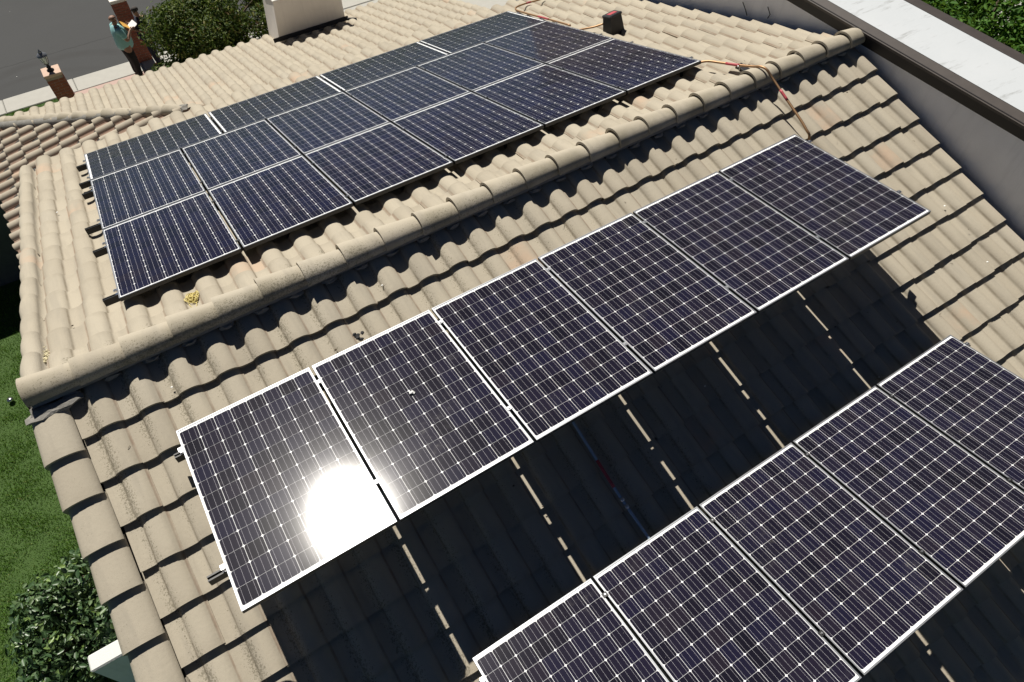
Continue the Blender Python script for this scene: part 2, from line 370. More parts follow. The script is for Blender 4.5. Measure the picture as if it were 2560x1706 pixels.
# tile profile (x across, z up) : pan then barrel, lip over the next tile
PROF=[(0,.020),(.025,.011),(.065,.008),(.100,.012),(.112,.016),(.119,.028),(.133,.047),(.157,.061),(.188,.067),(.222,.067),(.253,.061),(.277,.047),(.293,.030),(.3005,.0235),(.3075,.0225)]
STEP=.042; TL=TE+.035
def tile_arrays():
    V=[];F=[];UV=[]; n=len(PROF)
    def zo(y): return STEP*(1-y/TE)
    for y in (0,TL):
        for x,z in PROF: V.append((x,y,z+zo(y))); UV.append((x/TW,y/TE))
    for i in range(n-1): F.append((i,i+1,n+i+1,n+i))
    b=len(V)
    for x,z in PROF: V.append((x,0,z+zo(0))); UV.append((x/TW,.0))
    for x,z in PROF: V.append((x,.004,z-.012)); UV.append((x/TW,.0))
    for i in range(n-1): F.append((b+n+i,b+n+i+1,b+i+1,b+i))
    b=len(V); x,z=PROF[-1]
    for y in (0,TL):
        V.append((x,y,z+zo(y))); UV.append((1.0,y/TE)); V.append((x,y,z+zo(y)-.014)); UV.append((1.0,y/TE))
    F.append((b,b+1,b+3,b+2))
    return np.array(V),np.array(F),np.array(UV),n-1
TV,TF,TUV,TSM=tile_arrays()
tile_mesh=np_mesh('roof_tile',TV,TF,M_TILE,UV=TUV)
smf=np.zeros(len(TF),bool); smf[:TSM]=True; tile_mesh.polygons.foreach_set('use_smooth',smf)
def frame(x,y,z,o): return Matrix((( x[0],y[0],z[0],o[0]),(x[1],y[1],z[1],o[1]),(x[2],y[2],z[2],o[2]),(0,0,0,1)))
def slope_front(s,x,h=0):  # s downslope distance
    return (x,-s*CP-h*SP,-s*SP+h*CP)
def slope_rear(s,x,h=0,drop=0): return (x,s*CP+h*SP,-s*SP+h*CP-drop)
FX,FY,FN=(1,0,0),(0,CP,SP),(0,-SP,CP)
RX,RY,RN=(-1,0,0),(0,-CP,SP),(0,SP,CP)
BX,BY,BN=(0,-1,0),(CP,0,SP),(-SP,0,CP)
def jit(M,a=.005,r=.009):
    if random.random()<.03: M=M@Matrix.Translation((0,-random.uniform(.008,.022),0))
    return M@Matrix.Translation((random.gauss(0,a*.5),random.gauss(0,a),random.gauss(0,.0015)))@Matrix.Rotation(random.gauss(0,r*.6),4,'Z')@Matrix.Rotation(random.gauss(0,r*.4),4,'X')
tiles=[]      # (slope key, matrix)
for j in range(18):
    for i in range(29):
        tiles.append(('front',jit(frame(FX,FY,FN,slope_front(.4717+j*TE,-.601+i*TW,-.047)))))
for j in range(16):
    for i in range(29):
        tiles.append(('rear',jit(frame(RX,RY,RN,slope_rear(.365+j*TE,-.34+i*TW)))))
SE=LE_Y/CP
lower=[]
for j in range(18):
    for i in range(35):
        s=SE-j*TE; x=-1.99+i*TW
        if x+s*CP>HK-.35: lower.append(('lowC',jit(frame(RX,RY,RN,slope_rear(s,x,0,DROP)))))
for j in range(13):
    for i in range(26):
        x=LE_X+j*TE*CP; y=12.2-i*TW
        if x+y-TW<HK+.35: lower.append(('lowB',jit(frame(BX,BY,BN,(x,y,TP*(x-HK)-DROP))@Matrix.Diagonal((1,1,1.3,1)))))
# which tiles show largest in the photograph: project through the camera, skip those behind panels
Rc=np.array(cam.rotation_euler.to_matrix()).T; c0=np.array(CAM)
def px(p):
    q=Rc@(np.array(p)-c0)
    return (1280-FPX*q[0]/q[2],853+FPX*q[1]/q[2]) if q[2]<0 else (-9e9,-9e9)
T1=-.1138; T2=-.1694
def front_panel_quads():
    res=[]
    for x0,n,s0,h0,t in ((.0146,6,.7756,.1569,T1),(1.1204,5,3.2814,.088,T2)):
        b=slope_front(s0,0,h0); W=n*PW+(n-1)*GX
        d=(-math.cos(t)*PH,-math.sin(t)*PH)
        res.append([(x0,b[1],b[2]),(x0+W,b[1],b[2]),(x0+W,b[1]+d[0],b[2]+d[1]),(x0,b[1]+d[0],b[2]+d[1])])
    W=6*PW+5*GX
    res.append([slope_rear(.6318,0,.19),slope_rear(.6318,W,.19),slope_rear(.6318+2*PH+2*GY+PW,W,.19),slope_rear(.6318+2*PH+2*GY+PW,0,.19)])
    return res
PQ=[[px(p) for p in q] for q in front_panel_quads()]
def inside(p,q):
    s=0
    for i in range(4):
        a,b=q[i],q[(i+1)%4]; cr=(b[0]-a[0])*(p[1]-a[1])-(b[1]-a[1])*(p[0]-a[0])
        if s==0: s=1 if cr>0 else -1
        elif (cr>0)!=(s>0): return False
    return True
ranked=[]
for k,(key,M) in enumerate(tiles):
    pts=[px(M@Vector(p)) for p in ((0,0,.04),(TW,0,.04),(TW,TE,.02),(0,TE,.02))]
    cx=sum(p[0] for p in pts)/4; cy=sum(p[1] for p in pts)/4
    vis=[p for p in pts+[(cx,cy)] if 0<=p[0]<=2560 and 0<=p[1]<=1706 and not any(inside(p,q) for q in PQ)]
    if not vis: continue
    ar=abs(sum(pts[i][0]*pts[(i+1)%4][1]-pts[(i+1)%4][0]*pts[i][1] for i in range(4)))/2
    ranked.append((ar*len(vis)/5,k))
ranked.sort(reverse=True); chosen=set(k for _,k in ranked[:300])
decks={}
def deck(mb): return hp('roof_slope',mb,M_DECK)
def quad(pts): return MB().add(pts,[(0,1,2,3)])
decks['front']=deck(quad([slope_front(0,-.86,-.05),slope_front(6.6,-.86,-.05),slope_front(6.6,8.16,-.05),slope_front(0,8.16,-.05)]))
decks['rear']=deck(quad([slope_rear(0,-.81,-.005),slope_rear(0,8.16,-.005),slope_rear(5.76,8.16,-.005),slope_rear(5.76,-.81,-.005)]))
lz=lambda x,y:-TP*y-DROP
decks['lowC']=deck(MB().add([(LE_X,LE_Y,lz(0,LE_Y)-.01),(HK-5.0,5.0,lz(0,5)-.01),(8.2,5.0,lz(0,5)-.01),(8.2,LE_Y,lz(0,LE_Y)-.01)],[(0,1,2,3)]))
decks['lowB']=deck(MB().add([(LE_X,LE_Y,lz(0,LE_Y)-.01),(LE_X,4.6,lz(0,LE_Y)-.01),(HK-5.0,4.6,lz(0,5)-.01),(HK-5.0,5.0,lz(0,5)-.01)],[(0,1,2,3)]))
for k in sorted(chosen):
    key,M=tiles[k]; o=bpy.data.objects.new('roof_tile',tile_mesh); C.objects.link(o); o.parent=decks[key]; o.matrix_local=M
def joined(name,mats_list,parent,clip=None,mat=None):
    nV=len(TV); VV=np.empty((nV*len(mats_list),3)); FF=np.empty((len(TF)*len(mats_list),4),int)
    for i,M in enumerate(mats_list):
        A=np.array(M); VV[i*nV:(i+1)*nV]=TV@A[:3,:3].T+A[:3,3]; FF[i*len(TF):(i+1)*len(TF)]=TF+i*nV
    me=np_mesh(name,VV,FF,mat or M_TILE,UV=np.tile(TUV,(len(mats_list),1)))
    me.polygons.foreach_set('use_smooth',np.tile(smf,len(mats_list)))
    if clip:
        bm=bmesh.new(); bm.from_mesh(me)
        for co,no in clip: bmesh.ops.bisect_plane(bm,geom=bm.verts[:]+bm.edges[:]+bm.faces[:],plane_co=co,plane_no=no,clear_outer=True)
        bm.to_mesh(me); bm.free()
    o=bpy.data.objects.new(name,me); link(o,parent); o['kind']='stuff'; return o
for key in ('front','rear'):
    joined('roof_tiles',[M for k,(q,M) in enumerate(tiles) if q==key and k not in chosen],decks[key])
joined('roof_tiles',[M for q,M in lower if q=='lowC'],decks['lowC'],[((HK,0,0),(-1,-1,0)),((8.2,0,0),(1,0,0)),((0,5.0,0),(0,-1,0))])
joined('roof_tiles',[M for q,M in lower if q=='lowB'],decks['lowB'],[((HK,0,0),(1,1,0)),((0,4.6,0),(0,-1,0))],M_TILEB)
# ridge caps: half-round tiles, the left end (lip) riding over its neighbour
def cap_mesh(L=.42,w0=.134,h0=.118,w1=.110,h1=.084):
    mb=MB(); n=12; vs=[];uv=[]
    for x,wd,h in ((0,w0,h0),(L,w1,h1)):
        for k in range(n+1):
            a=math.pi*k/n; yy=math.cos(a); zz=math.sin(a)
            vs.append((x,yy*wd,zz**.85*h)); uv.append((x/L,k/n))
    f=[(k,k+1,n+1+k+1,n+1+k) for k in range(n)]
    mb.add(vs,f,True,uv)
    th=.022; ring=[]; ru=[]
    for rr in (0,th):
        for k in range(n+1):
            a=math.pi*k/n; ring.append((0,math.cos(a)*(w0-rr),math.sin(a)**.85*(h0-rr))); ru.append((0,k/n))
    mb.add(ring,[(k,n+1+k,n+1+k+1,k+1) for k in range(n)],False,ru)
    ins=[];iu=[]
    for x in (0,.10):
        for k in range(n+1):
            a=math.pi*k/n; ins.append((x,math.cos(a)*(w0-th),math.sin(a)**.85*(h0-th))); iu.append((x/L,k/n))
    mb.add(ins,[(k,n+1+k,n+1+k+1,k+1) for k in range(n)],True,iu)
    return mb.mesh('ridge_cap',M_CAP)
capm=cap_mesh()
ridge=hp('ridge',MB().add([(-.80,-.115,.02),(-.80,.115,.02),(-.80,.06,.115),(-.80,-.06,.115),(8.12,-.115,.02),(8.12,.115,.02),(8.12,.06,.115),(8.12,-.06,.115)],[(0,1,2,3),(4,7,6,5),(0,3,7,4),(1,5,6,2),(3,2,6,7)]),M_MORTAR)
for i in range(25):
    o=bpy.data.objects.new('ridge_cap',capm); link(o,ridge)
    o.location=(-.815+.3655*i,random.gauss(0,.006),.060+random.gauss(0,.003)); o.rotation_euler=(random.gauss(0,.02),.030+random.gauss(0,.006),random.gauss(0,.010))
# closed end of the leftmost ridge cap, mortar daubs and lumps
mb=MB(); n=12; mb.add([(-.816,math.cos(math.pi*k/n)*.112,.058+math.sin(math.pi*k/n)**.85*.094) for k in range(n+1)],[tuple(range(n+1))[::-1]])
hp('mortar',mb,M_MORTAR,ridge)
def lump(mb,cx,cy,cz,r,sx=1,sy=1,sz=1,seed=0):
    rg=random.Random(seed); bm=bmesh.new(); bmesh.ops.create_icosphere(bm,subdivisions=2,radius=r)
    for v in bm.verts:
        k=1+rg.uniform(-.25,.25); v.co=Vector((cx+v.co.x*sx*k,cy+v.co.y*sy*k,cz+v.co.z*sz*k))
    bm.verts.ensure_lookup_table(); mb.add([v.co for v in bm.verts],[[q.index for q in f.verts] for f in bm.faces]); bm.free()
for q,a in enumerate([(-.72,-.17,-.02,.10,1.5,.7,.45),(-.60,-.15,-.02,.09,1.3,.6,.4),(-.78,-.13,-.03,.08,.8,.9,.6)]+[(-.601+.302*i+.05,-.10,-.012,.05,1.3,.6,.5) for i in range(29)]):
    mb=MB(); lump(mb,*a,seed=3+q); hp('mortar',mb,M_MORTAR,ridge)
# hip of the lower roof
hipd=Vector((-1,1,-TP)).normalized(); hx,hy=1.55,HK-1.55
hipo=hp('hip_ridge',MB().tube([(hx,hy,lz(0,hy)+.02),(LE_X+.05,LE_Y-.05+.0,lz(0,LE_Y)+.02)],.10,8),M_MORTAR)
hn=int((Vector((hx-LE_X,LE_Y-hy,0)).length/math.cos(math.atan(TP/math.sqrt(2))))/.366)+1
hs=Vector((hx,hy,lz(0,hy)))
Yh=Vector((1,1,0)).normalized(); Xh=hipd; Zh=Xh.cross(Yh)
if Zh.z<0: Yh=-Yh; Zh=-Zh
for i in range(hn):
    # lips point downhill: the cap's x axis runs uphill
    o=bpy.data.objects.new('ridge_cap',capm); C.objects.link(o); o.parent=hipo
    org=hs+hipd*(.366*(i+1)); Mx=frame(-hipd,-Yh,Zh,org+Zh*.045)
    o.matrix_local=Mx@Matrix.Rotation(random.gauss(0,.04),4,'X')@Matrix.Rotation(.05,4,'Y')@Matrix.Translation((0,random.gauss(0,.006),random.gauss(0,.004)))
mb=MB(); lump(mb,hx+.03,hy-.03,lz(0,hy)+.07,.10,1.1,1,.7,9); hp('mortar',mb,M_MORTAR,hipo)
# rake tiles along the left gable edge
def rake_mesh():
    pr=[(0,-.15),(0,.0),(.008,.045),(.035,.072),(.085,.088),(.14,.092),(.19,.085),(.235,.066),(.262,.042),(.268,.022)]
    mb=MB(); n=len(pr); st=.045
    zo=lambda y: st*(1-y/TE)
    xo=lambda y: -.018*(1-y/TE)
    vs=[];uv=[]
    for y in (0,TE+.03):
        for i,(x,z) in enumerate(pr): vs.append((x+xo(y)*(1-x/.268),y,z+zo(y))); uv.append((.6+.3*i/n,y/TE))
    mb.add(vs,[(i,i+1,n+i+1,n+i) for i in range(n-1)],True,uv)
    v2=[];u2=[]
    for i,(x,z) in enumerate(pr): v2.append((x+xo(0)*(1-x/.268),0,z+zo(0))); u2.append((.7,0))
    for i,(x,z) in enumerate(pr): v2.append((x*.9+.012,.006,z-.016)); u2.append((.7,0))
    mb.add(v2,[(n+i,n+i+1,i+1,i) for i in range(n-1)],False,u2)
    return mb.mesh('rake_tile',M_TILE)
rakem=rake_mesh()
rakeF=hp('rake_board',MB().box((-.85,-.04,-.0),(-.80,-.02,0)).add([slope_front(0,-.845,-.16),slope_front(6.5,-.845,-.16),slope_front(6.5,-.845,.0),slope_front(0,-.845,.0)],[(0,1,2,3)]),M_WOOD)
for j in range(17):
    o=bpy.data.objects.new('rake_tile',rakem); C.objects.link(o); o.parent=rakeF
    o.matrix_local=jit(frame(FX,FY,FN,slope_front(.565+j*TE,-.868,-.03)),.005,.012)
def mirror_rake():
    pr=[(-.055,.012),(-.008,.014),(-.002,.050),(.012,.074),(.045,.092),(.085,.094),(.120,.080),(.143,.050),(.152,.010),(.152,-.15)]
    mb=MB(); n=len(pr); st=.035; ys=(0,.07,.16,.27,TE+.03); bul=(-.012,.006,.012,.004,-.016)
    vs=[];uv=[]
    for y,bo in zip(ys,bul):
        for i,(x,z) in enumerate(pr):
            f=max(0,x)/.152; vs.append((x+bo*f,y,z+(st*(1-y/TE) if x>-.005 else 0))); uv.append((.6+.3*i/n,y/TE))
    mb.add(vs,[(q*n+i,q*n+i+1,(q+1)*n+i+1,(q+1)*n+i) for q in range(len(ys)-1) for i in range(n-1)],True,uv)
    v2=[vs[i] for i in range(n)]+[(x*.9,.006,z-.016) for x,z in pr]
    mb.add(v2,[(n+i,n+i+1,i+1,i) for i in range(n-1)],False,[(.7,0)]*(2*n))
    return mb.mesh('rake_tile',M_TILE)
rakem2=mirror_rake()
rakeR=hp('rake_board',MB().add([slope_rear(0,-.815,-.16),slope_rear(5.7,-.815,-.16),slope_rear(5.7,-.815,.0),slope_rear(0,-.815,.0)],[(3,2,1,0)]),M_WOOD)
for j in range(15):
    o=bpy.data.objects.new('rake_tile',rakem2); C.objects.link(o); o.parent=rakeR
    o.matrix_local=jit(frame(RX,RY,RN,slope_rear(.47+j*TE,-.690)),.005,.02)
# walls
mb=MB()
mb.add([(-.5,-5.0,GZ),(-.5,5.0,GZ),(-.5,5.0,-1.66),(-.5,0,-.06),(-.5,-5.0,-1.66)],[(4,3,2,1,0)])
mb.add([(8.1,-5.0,GZ),(8.1,5.0,GZ),(8.1,5.0,-1.66),(8.1,0,-.06),(8.1,-5.0,-1.66)],[(0,1,2,3,4)])
mb.add([(-.5,-5.0,GZ),(8.1,-5.0,GZ),(8.1,-5.0,-1.66),(-.5,-5.0,-1.66)],[(0,1,2,3)])
mb.add([(-.5,5.0,GZ),(8.1,5.0,GZ),(8.1,5.0,-1.66),(-.5,5.0,-1.66)],[(3,2,1,0)])
hp('wall',mb,M_STUCCO)
mb=MB(); mb.box((-1.55,4.7,GZ),(8.1,11.6,-4.62)); hp('wall',mb,M_STUCCO)
# fascia boards under the lower eaves
hp('eave_board',MB().box((LE_X+.03,LE_Y-.06,lz(0,LE_Y)-.20),(8.2,LE_Y-.035,lz(0,LE_Y)-.03)).box((LE_X+.03,4.6,lz(0,LE_Y)-.20),(LE_X+.055,LE_Y-.07,lz(0,LE_Y)-.03)),M_WOOD)
hp('eave_board',MB().box((-.80,5.44,-1.75-.2),(8.1,5.465,-1.75)),M_WOOD)
# chimney: tapered stucco block with a white top, standing on the lower roof
cb=[(4.17,10.91,-4.75),(5.85,10.91,-4.75),(5.85,11.84,-4.75),(4.22,11.84,-4.75)]
ct=[(4.33,10.93,-3.34),(5.86,10.93,-3.34),(5.86,11.80,-3.34),(4.36,11.80,-3.34)]
ch=hp('chimney',MB().add(cb+ct,[(0,1,5,4),(1,2,6,5),(2,3,7,6),(3,0,4,7)]),M_CHIM)
hp('chimney_top',MB().bbox((4.325,10.925,-3.345),(5.865,11.805,-3.30),.012),M_WCAP,ch)
hp('flashing',MB().add([(4.10,10.86,lz(0,10.86)+.09),(5.92,10.86,lz(0,10.86)+.09),(5.92,10.905,lz(0,10.86)+.17),(4.10,10.905,lz(0,10.86)+.17)],[(0,1,2,3)]).tube([(5.88,10.86,-4.13),(6.02,10.80,-4.14),(6.08,10.78,-4.15)],.03,6),M_CHAR,ch)

# flat-roofed wing against the right gable
wing=empty('flat_roof_wing',(8.9,0,GZ)); tag(wing,'narrow flat-roofed wing with white roof and dark brown fascia beside the tiled gable','building')
W0=Matrix.Translation((-8.9,0,-GZ))
def wp(name,mb,mat): o=mb.build(name,mat); o.parent=wing; o.matrix_local=W0; return o
wp('wall',MB().box((8.27,-9,GZ),(9.10,7.5,.02)),M_STUCCO2)
wp('fascia',MB().box((8.20,-9.2,.005),(8.245,7.7,.150)).box((8.245,-9.2,.01),(8.31,7.7,.04)),M_FASCIA)
wp('drip_edge',MB().add([(8.185,-9.21,.142),(8.325,-9.21,.178),(8.325,7.71,.178),(8.185,7.71,.142)],[(0,1,2,3)]).add([(8.185,-9.21,.115),(8.185,-9.21,.142),(8.185,7.71,.142),(8.185,7.71,.115)],[(0,1,2,3)]),M_DRIP)
wp('roof_membrane',MB().add([(8.32,-9.2,.181),(9.10,-9.2,.170),(9.10,7.7,.170),(8.32,7.7,.181)],[(0,1,2,3)]).add([(8.25,-9.2,.05),(9.12,-9.2,.05),(9.12,7.7,.05),(8.25,7.7,.05)],[(0,1,2,3)]),M_MEMB)
wp('edge_strip',MB().box((9.102,-9.2,.03),(9.42,7.7,.095)).box((9.10,-9.2,.095),(9.12,7.7,.175)),M_DRIP)
for k,(ys,zs) in enumerate((((1.61,1.66,1.74),(-.46,-.40,-.33)),((1.28,1.26,1.33),(-.34,-.28,-.21)))):
    o=MB().tube([(8.235,y,z) for y,z in zip(ys,zs)],.006,5).build('stub_wire',M_CHAR)
    tag(o,['thin bent wire sticking up at the tile edge, the further one from the ridge','thin bent wire sticking up at the tile edge, the one nearer the ridge'][k],'wire','stub wires by the stucco wall')

# ---------------------------------------------------------------- solar panels
def cell_mesh():
    h=.0626; r=.0125; pts=[]
    for cx,cy,a0 in ((h-r,h-r,0),(-h+r,h-r,90),(-h+r,-h+r,180),(h-r,-h+r,270)):
        for k in range(4):
            a=math.radians(a0+30*k); pts.append((cx+r*math.cos(a),cy+r*math.sin(a),0))
    mb=MB(); mb.add(pts,[tuple(range(16))],False,[((x+h)/(2*h),(y+h)/(2*h)) for x,y,_ in pts]); return mb.mesh('solar_cell',M_CELL)
def frame_mesh():
    mb=MB(); f=.011; D=.036; z=.0
    o=[(0,0),(PW,0),(PW,PH),(0,PH)]; i=[(f,f),(PW-f,f),(PW-f,PH-f),(f,PH-f)]
    vs=[(x,y,z) for x,y in o]+[(x,y,z) for x,y in i]+[(x,y,z-.004) for x,y in i]+[(x,y,z-D) for x,y in o]
    j=[(x,y) for x,y in [(.028,.028),(PW-.028,.028),(PW-.028,PH-.028),(.028,PH-.028)]]
    vs+=[(x,y,z-D) for x,y in j]
    fs=[]; gs=[]
    for k in range(4):
        n=(k+1)%4; fs+= [(k,n,4+n,4+k),(4+k,4+n,8+n,8+k)]; gs+=[(12+k,12+n,n,k),(12+n,12+k,16+k,16+n)]
    mb.add(vs,fs); mb.add(vs,gs,mi=1); return mb.mesh('frame',[M_FRAME,M_FSIDE])
cellm=cell_mesh(); framem=frame_mesh()
backm=MB().add([(.009,.009,-.0042),(PW-.009,.009,-.0042),(PW-.009,PH-.009,-.0042),(.009,PH-.009,-.0042)],[(0,1,2,3)]).box((PW/2-.06,PH-.22,-.028),(PW/2+.06,PH-.12,-.0065)).mesh('backsheet',M_BACK)
panem=MB().add([(.0105,.0105,-.0015),(PW-.0105,.0105,-.0015),(PW-.0105,PH-.0105,-.0015),(.0105,PH-.0105,-.0015)],[(0,1,2,3)]).mesh('glass_pane',M_PANE)
CPX=.1280; CPY=.1275
def panel(M,label,group):
    r=bpy.data.objects.new('solar_panel',None); r.empty_display_size=.1; C.objects.link(r); r.matrix_world=M
    tag(r,label,'solar panel',group)
    for nm,me in (('frame',framem),('backsheet',backm),('glass_pane',panem)):
        o=bpy.data.objects.new(nm,me); C.objects.link(o); o.parent=r
    for a in range(8):
        for b in range(12):
            o=bpy.data.objects.new('solar_cell',cellm); C.objects.link(o); o.parent=r
            o.location=(PW/2+(a-3.5)*CPX,PH/2+(b-5.5)*CPY,-.0032)
    return r
ORD=['leftmost','second from left','third from left','fourth from left','fifth from left','rightmost']
def fpanel(x0,s0,h0,t,i):
    b=slope_front(s0,0,h0); y=(0,math.cos(t),math.sin(t)); n=(0,-math.sin(t),math.cos(t))
    org=(x0+i*(PW+GX),b[1]-PH*math.cos(t),b[2]-PH*math.sin(t)); return frame((1,0,0),y,n,org)
for i in range(6):
    lab='upright solar panel, %s in the upper of the two rows nearest the camera'%ORD[i]
    if i==0: lab='upright solar panel with the blinding sun glare, leftmost of its row below the ridge'
    panel(fpanel(.0146,.7756,.1569,T1,i),lab,'panels on the near roof slope')
for i in range(5):
    panel(fpanel(1.1204,3.2814,.088,T2,i),'upright solar panel, %s in the row at the bottom edge of the photo'%(ORD[i] if i<4 else 'rightmost'),'panels on the near roof slope')
SR=.6318; HR=.19
RW=6*PW+5*GX; GL=(RW-4*PH)/3
for row in range(2):
    for i in range(6):
        s=SR+row*(PH+GY)+PH; M=frame(RX,RY,RN,slope_rear(s,i*(PW+GX)+PW,HR))
        panel(M,'solar panel beyond the ridge, %s in the %s row of that array'%(ORD[i],['nearest','middle'][row]),'panels on the far roof slope')
for i in range(4):
    s=SR+2*(PH+GY)+PW; M=frame((0,-CP,SP),(1,0,0),RN,slope_rear(s,i*(PH+GL),HR))
    panel(M,'solar panel laid lengthwise beyond the ridge, %s in the farthest row'%['leftmost','second from left','third from left','rightmost'][i],'panels on the far roof slope')

# ---------------------------------------------------------------- mounting rails with clamps and feet
def rail_bar(L):
    mb=MB()
    prof=[(-.020,-.062),(.020,-.062),(.020,-.006),(.020,0),(.008,0),(.008,-.014),(-.008,-.014),(-.008,0),(-.020,0),(-.020,-.006)]
    n=len(prof); vs=[(0,y,z) for y,z in prof]+[(L,y,z) for y,z in prof]
    mb.add(vs,[(k,(k+1)%n,n+(k+1)%n,n+k) for k in range(n)]); mb.add(vs,[tuple(range(n))[::-1],tuple(range(n,2*n))])
    return mb
clampm=MB().bbox((-.021,-.018,.0),(.021,.018,.0045),.001).box((-.006,-.016,-.04),(.006,.016,0)).lathe([(.0065,.0045),(.0065,.010),(0,.010)],n=6,smooth=False).mesh('mid_clamp',M_BLACK)
clampm2=MB().bbox((-.021,-.018,.0),(.021,.018,.0045),.001).box((-.006,-.016,-.04),(.006,.016,0)).mesh('mid_clamp',M_FRAME)
boltm=MB().lathe([(.0075,.0045),(.0075,.0115),(0,.0115)],n=6,smooth=False).mesh('bolt',M_STEEL)
endm=MB().bbox((-.030,-.018,-.038),(-.004,.018,-.033),.001).bbox((-.006,-.018,-.038),(-.0005,.018,.004),.001).bbox((-.030,-.018,-.005),(.010,.018,.004),.001).lathe([(.008,.004),(.008,.011),(0,.011)],loc=(-.016,0,0),n=6,smooth=False).mesh('end_clamp',M_STEEL)
legm=MB().bbox((-.014,-.014,-1),(.014,.014,0),.002).mesh('tilt_leg',M_BLACK)
def rail(M,L,xs_mid,ends,legs,label,group,silver=False):
    """M: local x along rail, z panel normal, origin at rail start, z=0 at the panel underside"""
    r=bpy.data.objects.new('mounting_rail',None); r.empty_display_size=.1; C.objects.link(r); r.matrix_world=M; tag(r,label,'rail',group)
    o=rail_bar(L).build('rail_bar',M_BLACK,r)
    for x in xs_mid:
        o=bpy.data.objects.new('mid_clamp',clampm2 if silver else clampm); C.objects.link(o); o.parent=r; o.location=(x,0,.0365)
        q=bpy.data.objects.new('bolt',boltm); C.objects.link(q); q.parent=o
    for x,sg in ends:
        o=bpy.data.objects.new('end_clamp',endm); C.objects.link(o); o.parent=r; o.location=(x,0,.0365); o.rotation_euler=(0,0,0 if sg<0 else math.pi)
    for x,ln,ang in legs:
        o=bpy.data.objects.new('tilt_leg',legm); C.objects.link(o); o.parent=r; o.location=(x,0,-.06); o.rotation_euler=(ang,0,0); o.scale=(1,1,ln)
    return r
def front_rail(x0,n,s0,h0,t,v,ext,label,silver):
    b=slope_front(s0,0,h0); yb=b[1]-v*math.cos(t); zb=b[2]-v*math.sin(t); nn=(0,-math.sin(t),math.cos(t))
    org=(x0-ext,yb-nn[1]*.0365,zb-nn[2]*.0365); M=frame((1,0,0),(0,math.cos(t),math.sin(t)),nn,org)
    W=n*PW+(n-1)*GX; L=W+ext+.06
    mids=[ext+i*(PW+GX)-GX/2 for i in range(1,n)]
    # legs stand square to the roof
    ang=P-t*1.0; ang=P+(-t)*-1 if False else (P - t)
    hgt=(zb+.0-(-( -yb)*TP))*CP   # distance from rail to roof plane
    hgt=(zb+TP*(-yb))*CP-.0365-.06+.03
    legs=[(ext+.35+k*1.48,max(hgt-.02,.02),ang) for k in range(int(W//1.45)+1) if ext+.35+k*1.48<L-.1]
    rail(M,L,mids,[(ext,-1),(ext+W,1)],legs,label,'rails on the near roof slope',silver)
front_rail(.0146,6,.7756,.1569,T1,.185,.075,'black rail under the ridge-side edge of the upper near panel row',True)
front_rail(.0146,6,.7756,.1569,T1,1.245,.13,'black rail under the lower part of the upper near panel row, end sticking out left',True)
front_rail(1.1204,5,3.2814,.088,T2,.165,.06,'black rail under the ridge-side edge of the panel row at the bottom of the photo',False)
front_rail(1.1204,5,3.2814,.088,T2,1.245,.06,'black rail under the lower part of the panel row at the bottom of the photo',False)
def rear_rail(sv,ext,mids,label):
    org=slope_rear(sv,-ext,HR-.0365); M=frame((1,0,0),(0,CP,-SP),RN,org)
    rail(M,RW+ext+.05,[ext+m for m in mids],[(ext,-1),(ext+RW,1)],[(ext+.3+k*1.2,HR-.0365-.06-.01,0) for k in range(6)],label,'rails on the far roof slope')
mp=[i*(PW+GX)-GX/2 for i in range(1,6)]; ml=[i*(PH+GL)-GL/2 for i in range(1,4)]
for sv,ext,m_,lab in ((.17,.14,mp,'black rail of the far array closest to the ridge'),(1.24,.14,mp,'second black rail of the far array counted from the ridge'),
    (PH+GY+.27,.17,mp,'third black rail of the far array counted from the ridge'),(PH+GY+1.33,.13,mp,'fourth black rail of the far array counted from the ridge'),
    (2*(PH+GY)+.10,.14,ml,'fifth black rail of the far array counted from the ridge'),(2*(PH+GY)+.78,.13,ml,'black rail of the far array farthest from the ridge')):
    rear_rail(SR+sv,ext,m_,lab)

# ---------------------------------------------------------------- conduits, boxes and litter
def smooth_path(pts,n=6):
    pts=[Vector(p) for p in pts]; out=[]
    for i in range(len(pts)-1):
        p0=pts[max(i-1,0)];p1=pts[i];p2=pts[i+1];p3=pts[min(i+2,len(pts)-1)]
        for k in range(n):
            t=k/n; out.append(.5*((2*p1)+(-p0+p2)*t+(2*p0-5*p1+4*p2-p3)*t*t+(-p0+3*p1-3*p2+p3)*t**3))
    out.append(pts[-1]); return out
def conduit(name,pts,r,mat,labels,label,extra=None):
    e=empty(name,pts[0]); tag(e,label,'pipe'); T=Matrix.Translation(-Vector(pts[0])); sp=smooth_path(pts)
    MB().tube(sp,r,10).build('pipe',mat,e,T)
    for a,b in labels:
        i0,i1=int(a*len(sp)),int(b*len(sp)); MB().tube(sp[i0:i1+1],r*1.12,10).build('warning_label',M_RED,e,T)
    if extra: extra(e,T,sp)
    return e
conduit('conduit',[(6.30,.80,-.12),(6.42,.74,-.09),(6.53,.655,-.045),(6.585,.50,.0),(6.625,.30,.065),(6.650,.12,.135),(6.655,.02,.185),(6.665,-.06,.190),(6.680,-.15,.135),(6.675,-.30,.075),(6.660,-.50,.005),(6.640,-.70,-.06),(6.625,-.80,-.098),(6.628,-.845,-.125),(6.632,-.862,-.175),(6.634,-.868,-.215)],.0135,M_COPPER,[(.225,.275),(.60,.645)],'copper conduit bending over the ridge between the two panel arrays')
o=empty('roof_block',(6.70,.27,-.03)); tag(o,'small black support block with steel strap holding the conduit near the ridge','block')
MB().bbox((-.045,-.075,-.0),(.045,.075,.065),.008).build('block',M_PLASTIC,o); MB().tube([(-.05,0,.03),(-.05,0,.075),(-.065,0,.10),(-.10,0,.10)],.008,6).build('strap',M_STEEL,o)
